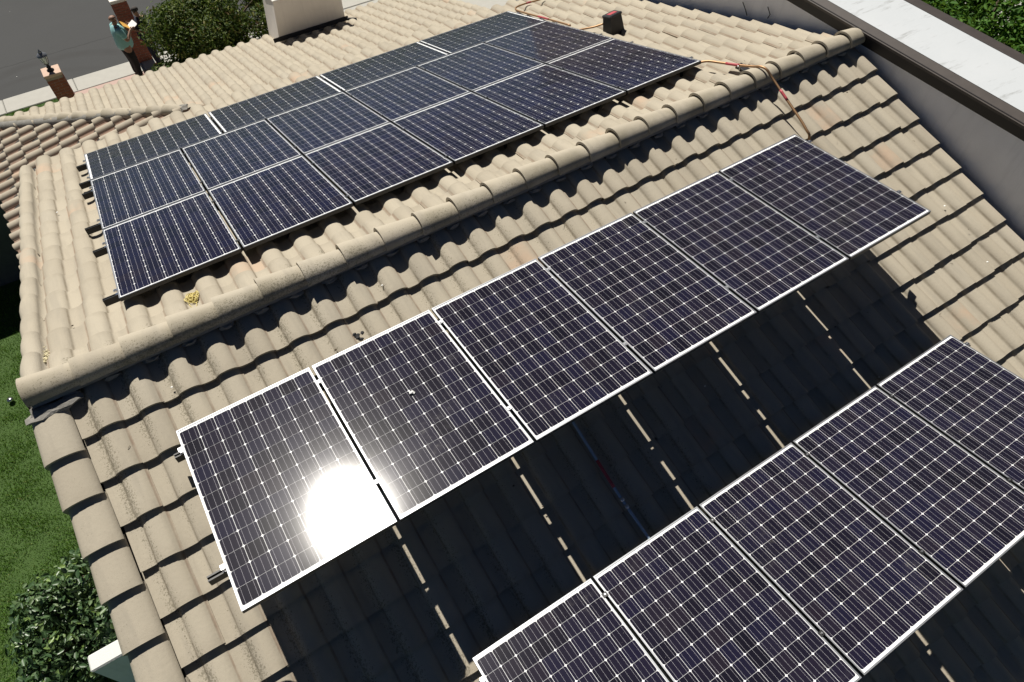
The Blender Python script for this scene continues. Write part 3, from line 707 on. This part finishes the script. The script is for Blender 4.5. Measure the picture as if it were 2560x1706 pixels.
conduit('conduit',[(7.90,4.93,-1.43),(7.212,4.982,-1.445),(7.005,5.020,-1.455),(6.80,5.01,-1.452),(6.70,4.93,-1.43),(6.665,4.80,-1.39),(6.652,4.474,-1.288),(6.645,3.911,-1.11),(6.62,3.35,-.93)],.0135,M_COPPER,[(.22,.28),(.80,.86)],'copper conduit along the right edge of the far array, bending toward the wall')
conduit('conduit',[(6.50,3.25,-.92),(6.56,3.10,-.86),(6.63,2.98,-.80),(6.70,2.90,-.76),(6.80,2.84,-.72)],.0125,M_COPPER,[],'short copper conduit running into the black junction box')
jb=empty('junction_box',(6.86,2.66,-.80)); jb.rotation_euler=(-P,0,math.radians(8)); tag(jb,'black plastic junction box with red label on its lid beside the far array','junction box')
MB().add([(-.125,-.085,.02),(.125,-.085,.02),(.125,.085,.02),(-.125,.085,.02),(-.105,-.072,.24),(.105,-.072,.24),(.105,.072,.24),(-.105,.072,.24)],[(0,1,5,4),(1,2,6,5),(2,3,7,6),(3,0,4,7),(0,3,2,1),(4,5,6,7)]).build('box_body',M_PLASTIC,jb)
lid=MB().bbox((-.118,-.085,.24),(.118,.085,.275),.012).build('lid',M_PLASTIC,jb)
MB().bbox((-.07,-.035,.275),(.07,.035,.279),.001).build('warning_label',M_RED,lid)
MB().bbox((-.17,-.10,-.02),(.16,.10,.02),.006).bbox((.12,-.03,.02),(.165,.03,.07),.006).bbox((-.165,-.03,.02),(-.12,.03,.05),.006).build('base_flange',M_PLASTIC,jb)
def extra(e,T,sp):
    i=int(.60*len(sp)); MB().tube(sp[i:i+2],.022,8).tube(sp[i+2:i+4],.020,8).build('coupling',M_STEEL,e,T)
conduit('conduit',[(2.73,-1.70,-.45),(2.735,-2.106,-.592),(2.735,-2.35,-.668),(2.735,-2.657,-.765),(2.740,-2.85,-.826),(2.752,-3.05,-.890),(2.765,-3.30,-.97)],.0125,M_GALV,[(.40,.52)],'grey conduit lying in the shadow between the two near panel rows',extra)
# twine
def twine(name,base,nloops,r,spread,mat,label,seed,flat=.25,rx=1,ry=1,rz=0):
    rg=random.Random(seed); mb=MB()
    for k in range(nloops):
        cx,cy=rg.gauss(0,spread*.45*rx),rg.gauss(0,spread*.45*ry); a=rg.uniform(.35,1)*spread; b=a*rg.uniform(.25,.7); th=rg.uniform(0,math.pi); z0=rg.uniform(.004,spread*flat)
        ph=rg.uniform(0,6); pts=[]
        for i in range(17):
            t=ph+i/16*rg.uniform(5.2,6.2) if False else ph+i/16*5.8
            x=a*math.cos(t);y=b*math.sin(t); pts.append((cx+x*math.cos(th)-y*math.sin(th),cy+x*math.sin(th)+y*math.cos(th),z0+.3*spread*flat*math.sin(2*t+ph)))
        mb.tube(pts,r,5)
    o=mb.build(name,mat); o.location=base; o.rotation_euler=(-P,0,rz); tag(o,label,'twine'); return o
twine('twine_bundle',(.52,.37,-.085),30,.0035,.062,M_TWINE,'tangled bundle of yellow twine lying beside the ridge',5,.7,.7,1.0)
twine('twine_bundle',(-.655,.47,-.115),14,.0032,.075,M_TWINE2,'loose coil of pale straw twine on the tiles at the left gable',6,.25,.45,1.1)
mb=MB()
for k in range(9): lump(mb,random.gauss(0,.016),random.gauss(0,.026),.012+random.random()*.012,.016,1.2,.9,.7,200+k)
o=mb.build('debris_scrap',M_CHAR); o.location=(1.545,-.66,-.165); o.rotation_euler=(P,0,.5); tag(o,'crumpled black scrap lying on the tiles above the near panel row','debris')

# leaf litter, twigs and paint chips scattered over the tiles
rg=random.Random(77); mbd=MB(); mbl=MB()
for k in range(150):
    x=rg.uniform(-.5,8.0); s_=rg.uniform(.3,5.2)
    fr=rg.random()<.55; pt=slope_front(s_,x,.03) if fr else slope_rear(s_,x,.075)
    q=px(pt)
    if any(inside(q,z) for z in PQ): continue
    if rg.random()<.55: lump(mbd if rg.random()<.6 else mbl,*pt,rg.uniform(.004,.009),1.5,1,.6,300+k)
    else:
        a=rg.uniform(0,6.28); l=rg.uniform(.02,.05); d_=Vector((math.cos(a)*l,math.sin(a)*l,0)); p_=Vector(pt); mbd.tube([p_,p_+d_*.5+Vector((0,0,.008)),p_+d_],.0016,4)
tag(mbd.build('leaf_litter',M_BARK),'dark twigs and leaf crumbs scattered over the roof tiles','litter',kind='stuff')
tag(mbl.build('paint_chips',M_PAPER),'tiny white paint chips scattered over the roof tiles','litter',kind='stuff')
mb=MB(); lump(mb,0,0,.008,.016,1.2,.8,.6,901); lump(mb,.012,-.012,.006,.011,1,1,.6,902)
o=mb.build('bird_dropping',M_PAPER); o.location=(1.626,-1.485,-0.002); tag(o,'small white dropping on the second panel of the upper near row','dropping')

# ---------------------------------------------------------------- garden walls
def gwall(x0,x1,y0,y1,z1,mat,matcap,label,r=.02):
    e=empty('garden_wall',((x0+x1)/2,(y0+y1)/2,GZ)); tag(e,label,'wall'); T=Matrix.Translation((-(x0+x1)/2,-(y0+y1)/2,-GZ))
    MB().box((x0+.015,y0+.015,GZ-.05),(x1-.015,y1-.015,z1-.06)).build('wall_body',mat,e,T); MB().bbox((x0,y0,z1-.06),(x1,y1,z1),r).build('wall_cap',matcap,e,T)
gwall(-2.80,-.52,.12,.35,-5.10,M_STUCCO2,simple('lichened_pale_cap',(.66,.67,.64),.9,var=.2,scale=60,bumps=.5),'pale stucco garden wall joining the house beside the glossy shrub')
gwall(-9,-2.12,10.0,10.33,-5.0,simple('weathered_dark_block',(.10,.095,.09),.95,var=.3,scale=9,bumps=.5),M_PCAP,'garden wall with pinkish cap at the left edge below the lower eave')
o=MB().lathe([(.0,.09),(.05,.085),(.06,.05),(.045,.045),(.035,-.02)],n=12).build('lawn_light',M_STEEL); o.location=(-3.66,6.76,GZ); tag(o,'tiny round metal lawn fitting standing in the grass','garden light')

# ---------------------------------------------------------------- brick pillars
def pillar(x0,y0,wd,ztop,label,capmat,lantern):
    e=empty('brick_pillar',(x0+wd/2,y0+wd/2,GZ)); tag(e,label,'pillar','brick gate pillars')
    h=wd/2; H=ztop-GZ; MB().box((-h+.008,-h+.008,-.05),(h-.008,h-.008,H-.07)).build('mortar_core',M_BMORT,e)
    ch=.0715; n=int((H-.075)/ch); L=wd/1.5; t=.09
    long=MB().bbox((0,0,0),(L-.010,t,ch-.010),.003).mesh('brick',M_BRICK); short=MB().bbox((0,0,0),(wd-L-.0,t,ch-.010),.003).mesh('brick',M_BRICK)
    for c in range(n):
        for side in range(4):
            Rz=Matrix.Rotation(side*math.pi/2,4,'Z')
            seq=[(0,long,L),(L,short,wd-L)] if (c+side)%2==0 else [(0,short,wd-L),(wd-L+.010,long,L)]
            for off,me,l in seq:
                if off+l>wd-.02 and me is short: pass
                o=bpy.data.objects.new('brick',me); C.objects.link(o); o.parent=e
                o.matrix_local=Rz@Matrix.Translation((-h+off+random.gauss(0,.001),-h-random.random()*.002-.0005*side,c*ch))
    MB().bbox((-h-.012,-h-.012,H-.075),(h+.012,h+.012,H),.008).build('cap',capmat,e)
    if lantern:
        l=MB().lathe([(.085,0),(.085,.02),(.05,.045),(.04,.075),(.055,.09),(.055,.10),(.035,.115),(.03,.16),(.05,.175),(.06,.185),(.06,.195),(0,.195)],loc=(0,0,H),n=12).build('lantern',M_CHAR,e)
        MB().lathe([(.058,.195),(.10,.40),(.098,.40),(.056,.195)],loc=(0,0,H),n=6,smooth=False).build('glass',M_GLASSY,l)
        fr=MB()
        for k in range(6):
            a=k*math.pi/3; fr.tube([(.058*math.cos(a),.058*math.sin(a),H+.195),(.101*math.cos(a),.101*math.sin(a),H+.40)],.006,5)
        fr.build('lantern_frame',M_CHAR,l)
        MB().lathe([(.125,.395),(.125,.405),(.085,.445),(.05,.475),(.03,.485),(.045,.50),(.02,.525),(.012,.55),(0,.57)],loc=(0,0,H),n=12).build('lantern_roof',M_FRAME,l)
    return e
pillar(-.735,14.865,.395,-5.5,'red brick pillar topped by a lantern, standing alone by the kerb',M_PCAP,True)
pillar(1.50,17.02-.06,.40,-5.20,'red brick pillar with white cap at the top edge beside the tree',M_WCAP,False)

# ---------------------------------------------------------------- people
def skin_mesh(name,verts,edges,radii,mats,sub=2,root=0):
    me=bpy.data.meshes.new(name); me.from_pydata(verts,edges,[]); me.update()
    o=bpy.data.objects.new(name,me); C.objects.link(o)
    md=o.modifiers.new('skin','SKIN'); md.use_smooth_shade=True
    me.skin_vertices[0].data
    for i,r in enumerate(radii):
        sv=me.skin_vertices[0].data[i]; sv.radius=(r,r) if not isinstance(r,tuple) else r
        sv.use_root=(i==root)
    s=o.modifiers.new('sub','SUBSURF'); s.levels=sub; s.render_levels=sub
    dg=bpy.context.evaluated_depsgraph_get(); nm=bpy.data.meshes.new_from_object(o.evaluated_get(dg)); nm.name=name
    bpy.data.objects.remove(o); nm.materials.clear()
    for m in mats: nm.materials.append(m)
    for p in nm.polygons: p.use_smooth=True
    return nm
def hand_chain(V,E,R,wrist,fwd,side,up,curl):
    """palm and five fingers from a wrist vertex index; fwd along the hand, side towards the thumb"""
    w=Vector(V[wrist]); fwd=Vector(fwd).normalized(); side=Vector(side).normalized(); up=Vector(up).normalized()
    V.append(tuple(w+fwd*.055)); R.append((.036,.018)); palm=len(V)-1; E.append((wrist,palm))
    for k,(o,l) in enumerate(((.030,.070),(.010,.080),(-.011,.075),(-.031,.058))):
        a=w+fwd*.095+side*o; V.append(tuple(a)); R.append(.0095); i=len(V)-1; E.append((palm,i))
        for q in (1,2):
            a=a+(fwd*math.cos(curl*q)-up*math.sin(curl*q))*l*.5; V.append(tuple(a)); R.append(.0085); E.append((len(V)-2,len(V)-1))
    a=w+fwd*.035+side*.042; V.append(tuple(a)); R.append(.011); E.append((palm,len(V)-1))
    a=a+(fwd*.7+side*.55-up*.3).normalized()*.045; V.append(tuple(a)); R.append(.009); E.append((len(V)-2,len(V)-1))
def person(loc,rz,label,shirt,trou,stout=1.0,holding='paper',hair='short'):
    """faces local +X"""
    e=empty('person',loc,rz); tag(e,label,'person','people by the street')
    k=stout
    V=[(0,0,.98),(0.02,0,1.14),(.015,0,1.30),(-.01,0,1.44),(.0,0,1.52),(.025,0,1.60),(.035,0,1.69)]
    R=[(.135*k,.165*k),(.15*k,.175*k),(.135*k,.185*k),(.075,.12),(.058,.06),(.085,.072),(.075,.066)]
    E=[(i,i+1) for i in range(6)]
    hands=[]
    for sg in (-1,1):
        b=len(V); V+=[(-.015,sg*.20*k,1.43),(.05,sg*.245*k,1.17),(.27,sg*.15,1.30+.04*(sg<0))]; R+=[.062*k,.050*k,.031]
        E+=[(3,b),(b,b+1),(b+1,b+2)]
        hand_chain(V,E,R,b+2,(.95,-sg*.25,.1),(0,0,1),(0,-sg,0),.55)
        hands.append(Vector(V[b+2]))
    for sg in (-1,1):
        b=len(V); V+=[(0,sg*.10,.90),(.03,sg*.115,.50),(-.02,sg*.12,.09),(.13,sg*.135,.035)]; R+=[.098*k,.066*k,.045,(.04,.03)]
        E+=[(0,b),(b,b+1),(b+1,b+2),(b+2,b+3)]
    body=skin_mesh('body',V,E,R,[M_SKIN]); o=bpy.data.objects.new('body',body); link(o,e)
    # face: nose, ears, eyes
    f=MB(); hc=Vector((.03,0,1.655))
    f.add([hc+Vector(p) for p in ((.082,0,.02),(.076,.014,-.024),(.076,-.014,-.024),(.106,0,-.020))],[(0,1,3),(0,3,2),(1,2,3)])
    for sg in (-1,1): f.lathe([(.0,-.030),(.012,-.022),(.016,0),(.012,.022),(0,.030)],loc=tuple(hc+Vector((-.005,sg*.078,-.005))),n=8,sx=1.0,sy=.5)
    f.build('face_features',M_SKIN,e)
    eyes=MB()
    for sg in (-1,1): eyes.lathe([(0,-.008),(.008,0),(0,.008)],loc=tuple(hc+Vector((.080,sg*.028,.006))),n=8,sx=.6)
    eyes.add([hc+Vector(p) for p in ((.083,-.022,-.046),(.083,.022,-.046),(.083,.022,-.052),(.083,-.022,-.052))],[(0,1,2,3)]); eyes.build('eyes_and_mouth',M_LENS,e)
    # hair shell
    hb=MB(); hb.lathe([(.082,.0),(.090,.03),(.083,.06),(.055,.088),(0,.098)],loc=(.012,0,1.675),n=14,sx=1.06,sy=.92); hb.build('hair',M_HAIR if hair=='short' else M_SKIN,e)
    # shirt
    Vs=[(.005,0,.82),(0.03,0,1.08),(.025,0,1.26),(-.008,0,1.43),(.0,0,1.49)]; Rs=[(.182*k,.212*k),(.188*k,.208*k),(.160*k,.205*k),(.092*k,.145*k),(.066,.075)]
    Es=[(i,i+1) for i in range(4)]
    for sg in (-1,1):
        b=len(Vs); Vs+=[(-.012,sg*.20*k,1.43),(.030,sg*.238*k,1.24)]; Rs+=[.078*k,.076*k]; Es+=[(3,b),(b,b+1)]
    o=bpy.data.objects.new('shirt',skin_mesh('shirt',Vs,Es,Rs,[shirt])); link(o,e)
    Vt=[(0,0,.98),(0,0,.91)]; Rt=[(.150*k,.180*k),(.145*k,.175*k)]; Et=[(0,1)]
    for sg in (-1,1):
        b=len(Vt); Vt+=[(0,sg*.105,.84),(.03,sg*.118,.48),(-.01,sg*.123,.07)]; Rt+=[.118*k,.088*k,.072]; Et+=[(1,b),(b,b+1),(b+1,b+2)]
    o=bpy.data.objects.new('trousers',skin_mesh('trousers',Vt,Et,Rt,[trou])); link(o,e)
    for sg in (-1,1):
        V2=[(-.07,sg*.12,.045),(.03,sg*.125,.045),(.16,sg*.14,.035)]; o=bpy.data.objects.new('shoe',skin_mesh('shoe',V2,[(0,1),(1,2)],[(.045,.045),(.05,.045),(.045,.032)],[M_SHOE])); link(o,e)
    return e,hands
pe,hands=person((1.34,16.27,GZ+.005),math.radians(12),'person in aqua t-shirt and black trousers standing on the walk with a sheet of paper',M_TEAL,M_TROU,1.16,'paper','bald')
sg_=empty('sunglasses',(0,0,0)); bpy.data.objects.remove(sg_)
g=MB()
for s in (-1,1): g.lathe([(0,-.02),(.024,-.012),(.024,.012),(0,.02)],loc=(.092,s*.036,1.735),n=10,sx=.35)
g.tube([(.092,-.06,1.735),(.02,-.088,1.72),(-.02,-.086,1.70)],.005,5).tube([(.092,.06,1.735),(.02,.088,1.72),(-.02,.086,1.70)],.005,5); g.build('sunglasses',M_LENS,pe)
Mp=pe.matrix_basis.copy()
pp=MB().bbox((-.11,-.15,-.002),(.11,.15,.002),.0008).build('paper_sheet',M_PAPER); pp.matrix_world=Mp@Matrix.Translation((.41,0,1.37))@Matrix.Rotation(-.45,4,'Y'); tag(pp,'white sheet of paper held by the person in aqua','paper')
pe2,_=person((1.98,16.42,GZ+.005),math.radians(185),'person in dark navy clothes half hidden behind the tree, holding a mustard folder',M_NAVY,M_NAVY,1.0,'folder')
fo=MB().bbox((-.12,-.16,-.006),(.12,.16,.006),.002).build('folder',M_FOLD); fo.matrix_world=pe2.matrix_basis@Matrix.Translation((.39,.0,1.38))@Matrix.Rotation(-.75,4,'Y'); tag(fo,'mustard yellow folder held up beside the tree','folder')

# ---------------------------------------------------------------- vegetation
def leaf_cloud(name,centers,radii,n,size,mat,seed,shell=.55,up=.35,aspect=.42):
    """leaves spread through overlapping lumpy clumps; 6-vertex folded leaves"""
    rg=np.random.default_rng(seed); centers=np.array(centers,float); radii=np.array(radii,float)
    if radii.ndim==1: radii=np.stack([radii]*3,1)
    wgt=radii.prod(1)**(2/3); wgt/=wgt.sum(); ci=rg.choice(len(centers),n,p=wgt)
    d=rg.normal(size=(n,3)); d/=np.linalg.norm(d,axis=1)[:,None]
    rr=shell+(1-shell)*rg.random(n)**.6; rr*=1+.10*np.sin(d[:,0]*7+ci)+.08*np.sin(d[:,1]*9+ci*2)
    p=centers[ci]+d*radii[ci]*rr[:,None]
    nrm=d*.6+rg.normal(size=(n,3))*.55; nrm[:,2]+=up; nrm/=np.linalg.norm(nrm,axis=1)[:,None]
    a=rg.normal(size=(n,3)); a-=nrm*(a*nrm).sum(1)[:,None]; a/=np.linalg.norm(a,axis=1)[:,None]; b=np.cross(nrm,a)
    s=size*(.6+.8*rg.random(n))[:,None]; wd=s*aspect
    V=np.stack([p-a*s*.5,p-a*s*.08+b*wd*.5+nrm*s*.10,p+a*s*.28+b*wd*.38+nrm*s*.08,p+a*s*.5-nrm*s*.06,p+a*s*.28-b*wd*.38+nrm*s*.08,p-a*s*.08-b*wd*.5+nrm*s*.10],1).reshape(-1,3)
    base=np.arange(n)[:,None]*6
    F=np.concatenate([base+np.array([[0,1,2,3]]),base+np.array([[0,3,4,5]])],1).reshape(-1,4)
    return np_mesh(name,V,F,mat)
def limbs(base,tips,r0,r1,seed):
    rg=random.Random(seed); mb=MB(); b=Vector(base)
    for tip in tips:
        t=Vector(tip); m1=b.lerp(t,.4)+Vector((rg.gauss(0,.08),rg.gauss(0,.08),.1)); m2=b.lerp(t,.75)+Vector((rg.gauss(0,.06),rg.gauss(0,.06),.08))
        mb.tube([b,m1,m2,t],r0,7,radii=[r0,r0*.7,r0*.45,r1])
    return mb
def tree(name,base,clumps,n,size,mat,label,cat,seed,r0=.09,group=None,trunk_h=.9,**kw):
    e=empty(name,base); tag(e,label,cat,group); T=Matrix.Translation(-Vector(base))
    cs=[c for c,_ in clumps]; rs=[r for _,r in clumps]
    o=bpy.data.objects.new('crown',leaf_cloud('crown',cs,rs,n,size,mat,seed,**kw)); link(o,e,T)
    top=Vector(base)+Vector((0,0,trunk_h)); tr=MB().tube([base,Vector(base)+Vector((.03,.02,trunk_h*.5)),top],r0,9,radii=[r0*1.25,r0,r0*.85])
    lm=limbs(top,[c for c in cs],r0*.6,.012,seed)
    tr.build('trunk',M_BARK,e,T); lm.build('limbs',M_BARK,e,T); return e
def clumps_box(x0,x1,y0,y1,z0,z1,n,r0,r1,seed):
    rg=random.Random(seed); out=[]
    for _ in range(n): out.append(((rg.uniform(x0,x1),rg.uniform(y0,y1),rg.uniform(z0,z1)),rg.uniform(r0,r1)))
    return out
# tree between the person and the chimney (hides part of the street)
cl=clumps_box(2.15,3.9,13.0,15.2,-5.6,-4.7,30,.28,.55,3)+clumps_box(2.4,5.2,12.9,15.2,-5.5,-4.5,24,.32,.6,4)+clumps_box(1.80,2.4,13.0,14.2,-6.5,-5.6,12,.18,.32,5)+clumps_box(2.0,4.6,12.6,13.4,-6.0,-5.2,14,.25,.4,6)
tree('garden_tree',(2.7,14.0,GZ),cl,40000,.09,M_LEAF_TREE,'bushy green tree between the person and the chimney','tree',11,.08,trunk_h=1.0)
cl=clumps_box(5.0,6.6,14.0,15.5,-5.4,-4.6,12,.35,.6,8)+clumps_box(3.4,5.6,12.5,13.9,-6.2,-5.1,26,.28,.48,9)
tree('garden_tree',(5.0,14.2,GZ),cl,20000,.085,M_LEAF_TREE,'lower shaded bushy growth directly behind the chimney','tree',12,.07,trunk_h=.9)
# hedge beyond the flat-roofed wing
cl=clumps_box(9.9,12.6,-4.5,2.5,-1.5,-.35,60,.35,.7,21)
tree('tall_hedge',(11.2,-.8,GZ),cl,42000,.095,M_LEAF_HEDGE,'tall leafy green hedge behind the white flat roof','hedge',23,.12,trunk_h=4.2)
# glossy shrub by the pale garden wall
cl=clumps_box(-3.75,-2.35,.75,2.05,-6.5,-5.75,34,.22,.42,31)+clumps_box(-2.6,-2.2,.45,.9,-6.4,-5.9,6,.15,.25,32)
tree('glossy_shrub',(-3.0,1.4,GZ),cl,9500,.098,M_LEAF_SHRUB,'dense glossy dark green shrub on the lawn by the pale wall','shrub',33,.05,trunk_h=.35,aspect=.5)
# lawn blades
def grass(name,x0,x1,y0,y1,n,h,seed,label):
    rg=np.random.default_rng(seed); p=np.stack([rg.uniform(x0,x1,n),rg.uniform(y0,y1,n),np.full(n,GZ-.012)],1)
    th=rg.uniform(0,2*np.pi,n); wv=np.stack([np.cos(th),np.sin(th),np.zeros(n)],1)*.0055*(.6+.8*rg.random(n))[:,None]
    ln=np.stack([rg.normal(0,.5,n),rg.normal(0,.5,n),np.ones(n)],1); ln/=np.linalg.norm(ln,axis=1)[:,None]
    clump=.6+.5*np.sin(p[:,0]*5+np.sin(p[:,1]*3)*2)*np.sin(p[:,1]*4.3)+.35*rg.random(n); ln*=(h*np.clip(clump,.35,1.5))[:,None]
    V=np.stack([p-wv,p+wv,p+ln],1).reshape(-1,3); F=np.arange(3*n).reshape(-1,3)
    o=bpy.data.objects.new(name,np_mesh(name,V,F,M_GRASS)); link(o); tag(o,label,'grass',kind='stuff'); return o
grass('lawn_grass',-6.0,-1.2,-.3,9.9,150000,.06,41,'mown green lawn left of the house')
grass('verge_grass',-4.0,-.78,13.2,16.46,40000,.05,42,'strip of grass beside the kerb')
